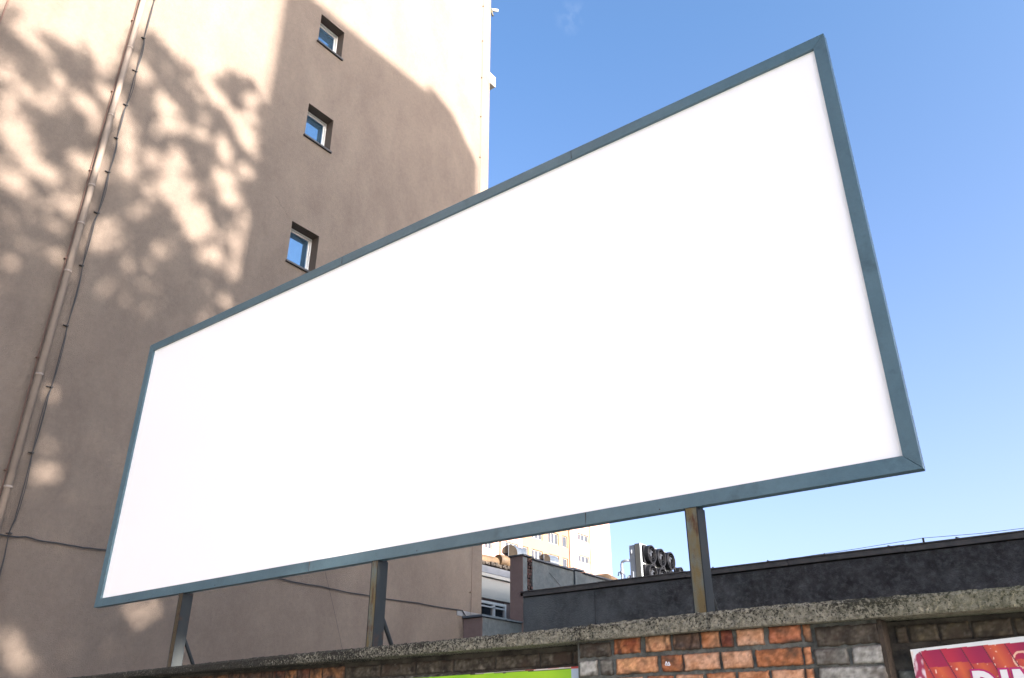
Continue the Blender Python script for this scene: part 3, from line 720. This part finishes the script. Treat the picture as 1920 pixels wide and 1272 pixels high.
def fan(y, z, x, r):
    o = MB(); n = 28
    for ra, rb_, xa, xb2 in ((r*1.0, r*.93, x, x+.22),):
        for i in range(n):
            a, b2 = 2*math.pi*i/n, 2*math.pi*(i+1)/n
            P = lambda rr0, aa, xx0: (xx0, y+rr0*math.cos(aa), z+rr0*math.sin(aa))
            o.quad(P(ra,a,xa),P(ra,b2,xa),P(ra,b2,xb2),P(ra,a,xb2)); o.quad(P(rb_,a,xa),P(rb_,a,xb2),P(rb_,b2,xb2),P(rb_,b2,xa)); o.quad(P(ra,a,xb2),P(ra,b2,xb2),P(rb_,b2,xb2),P(rb_,a,xb2))
    for q in range(3): o.tube([(x+.222,y+r*(.35+.25*q)*math.cos(t*math.pi/12),z+r*(.35+.25*q)*math.sin(t*math.pi/12)) for t in range(25)], .008, 4, False)
    o.box(x+.0,x+.06,y-r*1.04,y+r*1.04,z-r*.98,z+r*.98)
    f = o.build('fan', fanm, ck)
    bl = MB()
    for q in range(4):
        a = q*math.pi/2 + .5
        c_, s_ = math.cos(a), math.sin(a); c2, s2 = math.cos(a+.32), math.sin(a+.32)
        bl.quad((x+.10,y+.12*r*c_,z+.12*r*s_),(x+.15,y+.85*r*c_,z+.85*r*s_),(x+.09,y+.85*r*c2,z+.85*r*s2),(x+.07,y+.2*r*c2,z+.2*r*s2))
    bl.tube([(x+.05,y,z),(x+.165,y,z)], r*.18, 10)
    bl.build('blades', brass, f)
for zz in (7.56,6.88,6.22):
    for yy in (26.50,27.24,27.98): fan(yy, zz, -13.90, .32)
fan(28.75, 7.25, -13.90, .20)
MB().box(-14.05,-13.9,28.42,29.1,5.6,7.28).build('rear_section', fanm, ck)
MB().tube([(-14.30,26.1,7.35),(-14.5,26.0,7.36),(-14.62,26,7.33),(-14.66,26,7.24),(-14.66,26,6.95),(-14.66,26,5.3)], .045, 10).tube([(-14.66,26,6.90),(-14.66,26,7.02)], .075, 10).tube([(-14.66,26,6.96),(-14.80,26,6.98),(-14.82,26,6.86)], .02, 6).tube([(-14.56,26,6.9),(-14.54,26,5.3)], .018, 6).build('pipework', copper, ck)
MB().tube([(-14.25,26.1,6.80),(-14.38,26.0,6.80),(-14.52,26,6.62),(-14.60,26,5.3)], .05, 10).box(-14.30,-14.20,25.96,26.03,6.72,6.95).tube([(-14.25,25.99,7.55),(-14.23,25.99,7.7)], .03, 6).build('lower_pipework', copper, ck)
for y in (26.05,28.3):
    for xa in (-14.3,-14.0): MB().box(xa,xa+.07,y,y+.06,5.3,5.95 if xa > -14.1 else 6.25).build('leg', coolm, ck)

# ------------------------------------------------------------------ far tower block, sunlit
K = 1.9333
def FY(y): return y*K
def FZ(z): return 1.6 + (z-1.6)*K
FX = -58.0
ft = empty('distant_apartment_block', (FX, 90, 0), 'sunlit cream and yellow apartment block far behind the rooftops with rows of windows', 'building')
ycol = [(37.35,38.05,2,.74),(39.3,40.6,3,.74),(41.05,41.65,1,.74),(42.0,43.2,3,.74),(43.85,45.05,3,.74),(45.48,46.1,1,.74),(47.42,48.8,3,.47)]
rows = [(k, 13.12-1.445*k) for k in range(-3, 6)]
mbW, mbY = MB(), MB()
MB().box(FX-14,FX-.35,60,FY(51.75),0,FZ(20.2)).build('core', facW, ft)
def strip(m_, ya, yb, cols):
    """a stretch of facade built as panels around its window openings"""
    ysx = sorted({ya, yb, *[c[0] for c in cols], *[c[1] for c in cols]})
    for a, b_ in zip(ysx, ysx[1:]):
        cc = [c for c in cols if abs(c[0]-a) < 1e-6]
        if not cc: m_.quad((FX,FY(a),0),(FX,FY(b_),0),(FX,FY(b_),FZ(20.2)),(FX,FY(a),FZ(20.2))); continue
        c = cc[0]; z_prev = 0
        for k, zr in reversed(rows):
            z0 = zr + (.80 if c[3] < .5 else 0); z1 = z0 + c[3]
            m_.quad((FX,FY(a),z_prev),(FX,FY(b_),z_prev),(FX,FY(b_),FZ(z0)),(FX,FY(a),FZ(z0)))
            X2 = FX-.25
            m_.quad((FX,FY(a),FZ(z0)),(X2,FY(a),FZ(z0)),(X2,FY(a),FZ(z1)),(FX,FY(a),FZ(z1))); m_.quad((FX,FY(b_),FZ(z0)),(FX,FY(b_),FZ(z1)),(X2,FY(b_),FZ(z1)),(X2,FY(b_),FZ(z0)))
            m_.quad((FX,FY(a),FZ(z1)),(X2,FY(a),FZ(z1)),(X2,FY(b_),FZ(z1)),(FX,FY(b_),FZ(z1))); m_.quad((FX,FY(a),FZ(z0)),(FX,FY(b_),FZ(z0)),(X2,FY(b_),FZ(z0)),(X2,FY(a),FZ(z0)))
            z_prev = FZ(z1)
        m_.quad((FX,FY(a),z_prev),(FX,FY(b_),z_prev),(FX,FY(b_),FZ(20.2)),(FX,FY(a),FZ(20.2)))
strip(mbW, 31, 41.0, ycol[:2]); strip(mbY, 41.0, 46.3, ycol[2:6]); strip(mbW, 46.3, 51.75, ycol[6:])
mbW.quad((FX,FY(51.75),0),(FX-14,FY(51.75),0),(FX-14,FY(51.75),FZ(20.2)),(FX,FY(51.75),FZ(20.2)))
mbW.build('white_facade', facW, ft); mbY.build('yellow_facade', facY, ft)
fwin = mat('far_window_plastic', (.20,.19,.18), rough=.5); fgl = mat('far_glass', (.035,.04,.05), rough=.15)
blind = mat('far_blind', (.42,.38,.33), rough=.8)
for ci, c in enumerate(ycol):
    for k, zr in rows:
        if not -1 <= k <= 2: continue
        z0 = zr + (.80 if c[3] < .5 else 0); z1 = z0 + c[3]
        ya, yb, za, zb_ = FY(c[0]), FY(c[1]), FZ(z0), FZ(z1)
        f = MB(); X2 = FX-.16; n = c[2]; wdt = (yb-ya)/n
        for i in range(n+1): f.box(X2-.06,X2,max(ya, ya+i*wdt-.09),min(yb, ya+i*wdt+.09),za,zb_)
        f.box(X2-.06,X2-.002,ya,yb,za,za+.10).box(X2-.06,X2-.002,ya,yb,zb_-.10,zb_)
        w = f.build('window', fwin, ft)
        MB().quad((X2-.045,ya,za),(X2-.045,yb,za),(X2-.045,yb,zb_),(X2-.045,ya,zb_)).build('pane', fgl, w)
MB().tube([(FX+.08,FY(46.3),0),(FX+.08,FY(46.3),FZ(20))], .09, 6).build('downpipe', rod_m, ft)
MB().tube([(FX+.08,FY(38.75),0),(FX+.08,FY(38.75),FZ(20))], .09, 6).build('downpipe', rod_m, ft)
MB().tube([(FX+.06,FY(48.92),0),(FX+.06,FY(48.92),FZ(20))], .06, 6).build('corner_strip', facY, ft)

# ------------------------------------------------------------------ the street side behind the photographer: what shades the scene
def eq(xq, yw, zw):
    """follow the sunlight back from a point on the beige wall to the plane x = xq"""
    d = xq - W
    return (xq, yw + d*SDIR.y/SDIR.x, zw + d*SDIR.z/SDIR.x)
nbm = mat('pale_street_render', (.50,.46,.40), (.44,.40,.35), scale=1, rough=.9)
XN = 25.0
sb = empty('street_building', (XN+6, 4, 0), 'tall mansard-roofed house across the street casting the stepped shadow on the beige wall', 'building')
prof = [(7.06,None),(7.06,16.5),(11.52,16.62),(11.56,16.9),(12.58,16.6),(13.64,15.55),(13.64,15.15),(13.30,15.0),(13.30,None)]
pts = []
for yw, zw in prof:
    q = eq(XN, yw, zw if zw is not None else 0); pts.append((q[0], q[1], q[2] if zw is not None else 0))
MB().prism(pts, (12, 12*SDIR.y/SDIR.x, 0)).build('wall', nbm, sb)
q0, q1 = eq(XN, 13.3, 5.8), eq(XN, 23, 5.8)
MB().box(XN,XN+10,q0[1]+.004,q1[1],0,q1[2]).build('added_shade_wing', nbm, sb)  # unseen wing added, its height set to shade the low walls and cornice
win = MB()
for iz in range(8):
    for iy in range(3):
        yq = pts[1][1] + .8 + iy*1.9; win.box(XN-.02,XN+.05,yq,yq+1.0,2+iz*3.1,3.5+iz*3.1)
win.build('windows', glass, sb)

MASK = """00000000000000000000000000000000000000000000000000000000000
00000000000000000000000000000000000000000000000000000000000
00000000000000000000000000000000000000000000000000000000000
00000000000000000000000000000000000000000000000000000000000
00000000000000000000000000000000000000000000000000000000000
00000000000000000000000000000000000000000000000000000000000
00000000000000000000000000000000000000000000000000000000000
00000000000000000000000000000000000000000000000000000000000
00000000000000000000000000000000000000000000000000000000000
00000000000000000000000000000000000000000000000000000000000
00000000000000000000000000000000000000000000000000000000000
00000000000000000000000000000000000000000000000000000000000
00000000000000000000000000000000000000000000000000000000000
00000000000000000000000000000000000000000000000000000000000
00000000000000000000000000000000000090000000000000000000000
00000000000000000000000000000000060990000000000000000000000
00000000000000000000000000000000009900000000000000000000000
00000000000000000000000000000000099000000000000005000000000
00000000000000000000000000000000005000000000000000000000000
00000000000000000000000000000000000000000000000000000000000
00000000000000000000000000000000000000000000000000000000000
00000000000000000000000000000000000000000000000000990000000
00000000000000000000000000000000000000000000000099700000000
00000000000000000000000000000000000000000000000099099000000
00000000000000000000000000000000000000000000000000000000000
00000000000000000000000000000000000000000000000000000000000
00000000000000000000000000000000000000000000000000000000000
00000000000000000000000000000000000000000000000000000000000
00000000000000000000000000000000000000000000000000000000000
00000000000000000000000000000000000000000000000000000000000
00000000000000000000000000000000000000000000000000000000000
00000000000000000000000000000000000000000000000000000000000
00000000000000000000000000000000000000000000000000000000000
00000000000000000000000000000000000000000000000000000000000
00000000000000000000000000000000000000000000000000000000000
00000000000000000000000000000000000000000000000000000000000
00000000000000000000000000000000000000000000000000000000000
00000000000000000000000000000000000000000000000000000000000
00000000000000000000000000000000999000000000000000000000000
00000000000000000000000000000000999000000000000000000000000
00000000000000000000000000000000590000000000000000000000000
00000000000000000000000000000000000000000000000000000000000
00000000000000000000000000000000000000000040000000000000000
00000000000000000000000000000000000000000000000000000000000
00000000000000000000000000000000000000000000000000000000000
00000000000000000000000000000000000000000050000000000000000
00000000000000000000000000000000000000000050000000000000000
00000000000000000000000000000000000000000000000000000000000
00000000000000000000000000000000000000000000000000000000000
00000000000000000000000000088000000000000000000000000000000
00000000000000000000000000000000000000000000000000000000000
00000000000000000000000000000000000000000000000000000000000
00000000000000000000000000000000000000000000000000000000000
00000000000000000000000000000000000000000000000000000000000
00000000000000000000000000000000000000000000000000000000000
00000000000000000000000000000000000000000000000000000000000
00000000000000000000000000000000000000000000000000000000000
00000000000000000000000000000000000000000000000000000000000
00000000000000000000000000000000000000000000000000000000000
00000000000000000000000000000000000000000000000000000000000
00000000000000000000000000000000000000000000000000000000000
00000000000000000000000000000000000000000000000000000000000
00000000000000000000000000000000000000000000000000000000000
00000000000000000000000000000000000000000000000000000000000
00000000000000000000000000000000000000000000000000000000000
00000000000000000000000000000000000000000000000000000000000
00000000000000000000000000000000000000000000000000000000000
00000000000000000000000000000000000000000000000000000000000
00000000000000000000000000000000000000000000000000000000000
00000000000000000000000000000000000000000000000000000000000
00000000000000000000000000000000000000000000000000000000000
00000000000000000000000000000000000000000000000000000000000
00000000000000000000000000000000000000000000000000000000000
00000000000000000000000000000000000000000000000000000000000
00000000000000000000000000000003300000000000000000000000000
00000000000000000000000000000033333000000000000000000000000
00000000000000000000090000000033333000000000000000000000000
00000000000000009999990000990003333000000055000000000000000
00000000000000009999900009990000333000000555000000000000000
00000000000000000999000009990000000000000555000005000008000
00000000000000000000008000900000000000000000000055500008800
00000000000000000008888880000000000000000000000005999088800
00000000000000000999988880000000000060000000000009999088800
00000000000000009999988000000000000066000000099999999008800
00000000000000099999900000000000000066000000999999000099000
00000000000000099990000000999900000000000009999999900099900
00000000000000999990000009999900000000800009999999900999900
00000000000000099990000009999900000008899999999999900099900
00000000000000559900000000009900999008999999999999000099700
00000000000005550000000000000000999008999999999990000007700
00000000000005550000000000000000999000999999990000000007700
00000000000000554400000000000000999000099999999000000007700
00000000000004044400000000000009990770009999990000000007700
00000000000044404408880000600009990777099999990000999007700
00000000000044404408880000660009999077099900000000999907700
00000000000044400008880099960009999007099990000000999990000
00000000000044400000000999960009990000099990000009999990000
00000000000044000008809999900999990000009990000099999000000
00000000000000000008880999000999990000000900000099999000000
00000000000000000008800000080990000000000000000009999000000
00000000000000000000000000888990000000900000000000000000000
00000000000000009990000008888000000009999000000099900880000
00000000090099099990000000880000000009999000000099900888000
00000000090099909000000000000000000009999000000099900088000
00000000990099900000000000000000000999900000550099900000000
00000000999009990090000009900000000999990000550099900000000
00000000999099999999900099900000000999990000000009000000000
00000000999999999999990999900008800999900000000000009999000
00000009999999999999999999990088880000000000000000099999000
00000009999999999999999999990888880000000000000000099999000
00000009999999999999999999990888880000000000000009999999000
00000009999999999999999999990088000000000000000099999990000
00000099999999999999999999990080000000000000999999990000000
00000099999999999999999999990000000000000000999999999900000
00000099999999999999999999990000000000000999999990099990000
00000099999999999999999999990000000000000999999900009990000
00000999999999999999999999999900000000009999000000088000000
00000999999999999999999999999990000999999999900000088800000
00000999999999999999999999999999099999999999900000088800000
00009999999999999999999999999999999999999999900000008880000
00000999999999999999999999999999999999999999990000000809900
00000099999999999999999999999999999999999999990000000099990
00000099999999999999999999999999999999999999999000000099990
00000009999999999999999999999999999999999999999900990099900
00000000999999999999999999999999999999999999999999990000000
00000000099999999999999999999999999999999999999999999000000
00000000009999999999999999999999999999999999999999999000900
00000000000999999999999999999999999999999999999999999999990
00000000000099999999999999999999999999999999999999999999999
00000000000009999999999999999999999999999999999999999999999
00000000000000999999999999999999999999999999999999999999999
00000000000000099999999999999999999999999999999999999999999
00000000000000009999999999999999999999999999999999999999999
00000000000000000999999999999999999999999999999999999999999
00000000000000000999999999999999999999999999999999999999999
00000000000000000099999999999999999999999999999999999999999""".split('\n')
def litness(yw, zw):
    if 4.20 < yw < 4.42 and .22 < zw < .68: return 9      # the gap that lets sun reach the foot of the left post
    i = int(round((yw-1.5)/.1)); k = int(round((zw-1.0)/.1))
    if k < 0: return 0
    if k >= len(MASK): return 9
    if i < 0: i = 0
    if i >= len(MASK[0]): i = len(MASK[0])-1
    return int(MASK[k][i])
def street_tree(xc, yw0, yw1, label, trunk_y, n):
    base = eq(xc, trunk_y, 0)
    t = empty('street_tree', (xc, base[1], 0), label, 'tree', 'street trees behind the photographer')
    tk = MB(); top = eq(xc, trunk_y, 9.5)
    tk.tube([(xc,base[1],0),(xc+.1,base[1]+.1,4),(xc-.1,base[1],9),(xc,base[1]+.05,13),(xc,base[1],top[2])], .3, 12, True, [.36,.30,.22,.15,.05])
    for i in range(16):
        z = 8.5 + i*.62; a = i*2.4; l = 2.6 - i*.09
        tk.tube([(xc,base[1],z),(xc+.5*l*math.cos(a),base[1]+.5*l*math.sin(a),z+.5*l),(xc+l*math.cos(a),base[1]+l*math.sin(a),z+1.2*l)], .06, 6, True, [.09,.05,.02])
    tk.build('trunk', bark_m, t)
    lf = MB(); COV = 5.5
    for _ in range(n):
        yw = random.uniform(yw0, yw1); zw = random.uniform(-2.2, 13.2)
        T = litness(yw, zw)/9.0
        if T < 1 and zw > 7.4: T += max(0, noise.noise(Vector((yw*4, zw*4, 5)))-.15)*.35 + max(0, noise.noise(Vector((yw*9, zw*9, 1)))-.2)*.25
        keep = 1 if T < .004 else (-math.log(min(T, .999)))/COV
        if random.random() > keep: continue
        near = T > .02 or any(litness(yw+a, zw+b2) for a, b2 in ((.15,0),(-.15,0),(0,.15),(0,-.15)))
        xq = xc + random.gauss(0, .9)
        c = Vector(eq(xq, yw, zw))
        s_ = random.uniform(.07,.13) if near else random.uniform(.14,.24)
        for rep_ in range(3 if near else 1):
            cc = c + SDIR*(random.uniform(-.8,.8) if rep_ else 0)
            u = Vector((random.gauss(0,1),random.gauss(0,1),random.gauss(0,1))).normalized(); w_ = u.orthogonal().normalized(); v_ = u.cross(w_)
            lf.quad(cc-w_*s_, cc-v_*s_*.6, cc+w_*s_, cc+v_*s_*.6)
    lf.build('crown', leaf_m, t, fix=False)
street_tree(14.5, -2.5, 4.4, 'broad leafy street tree whose shadow dapples the left end of the beige wall', 1.4, 24000)
street_tree(16.5, 4.4, 7.35, 'slender leafy street tree whose shadow falls between drainpipe and small windows', 5.9, 11000)
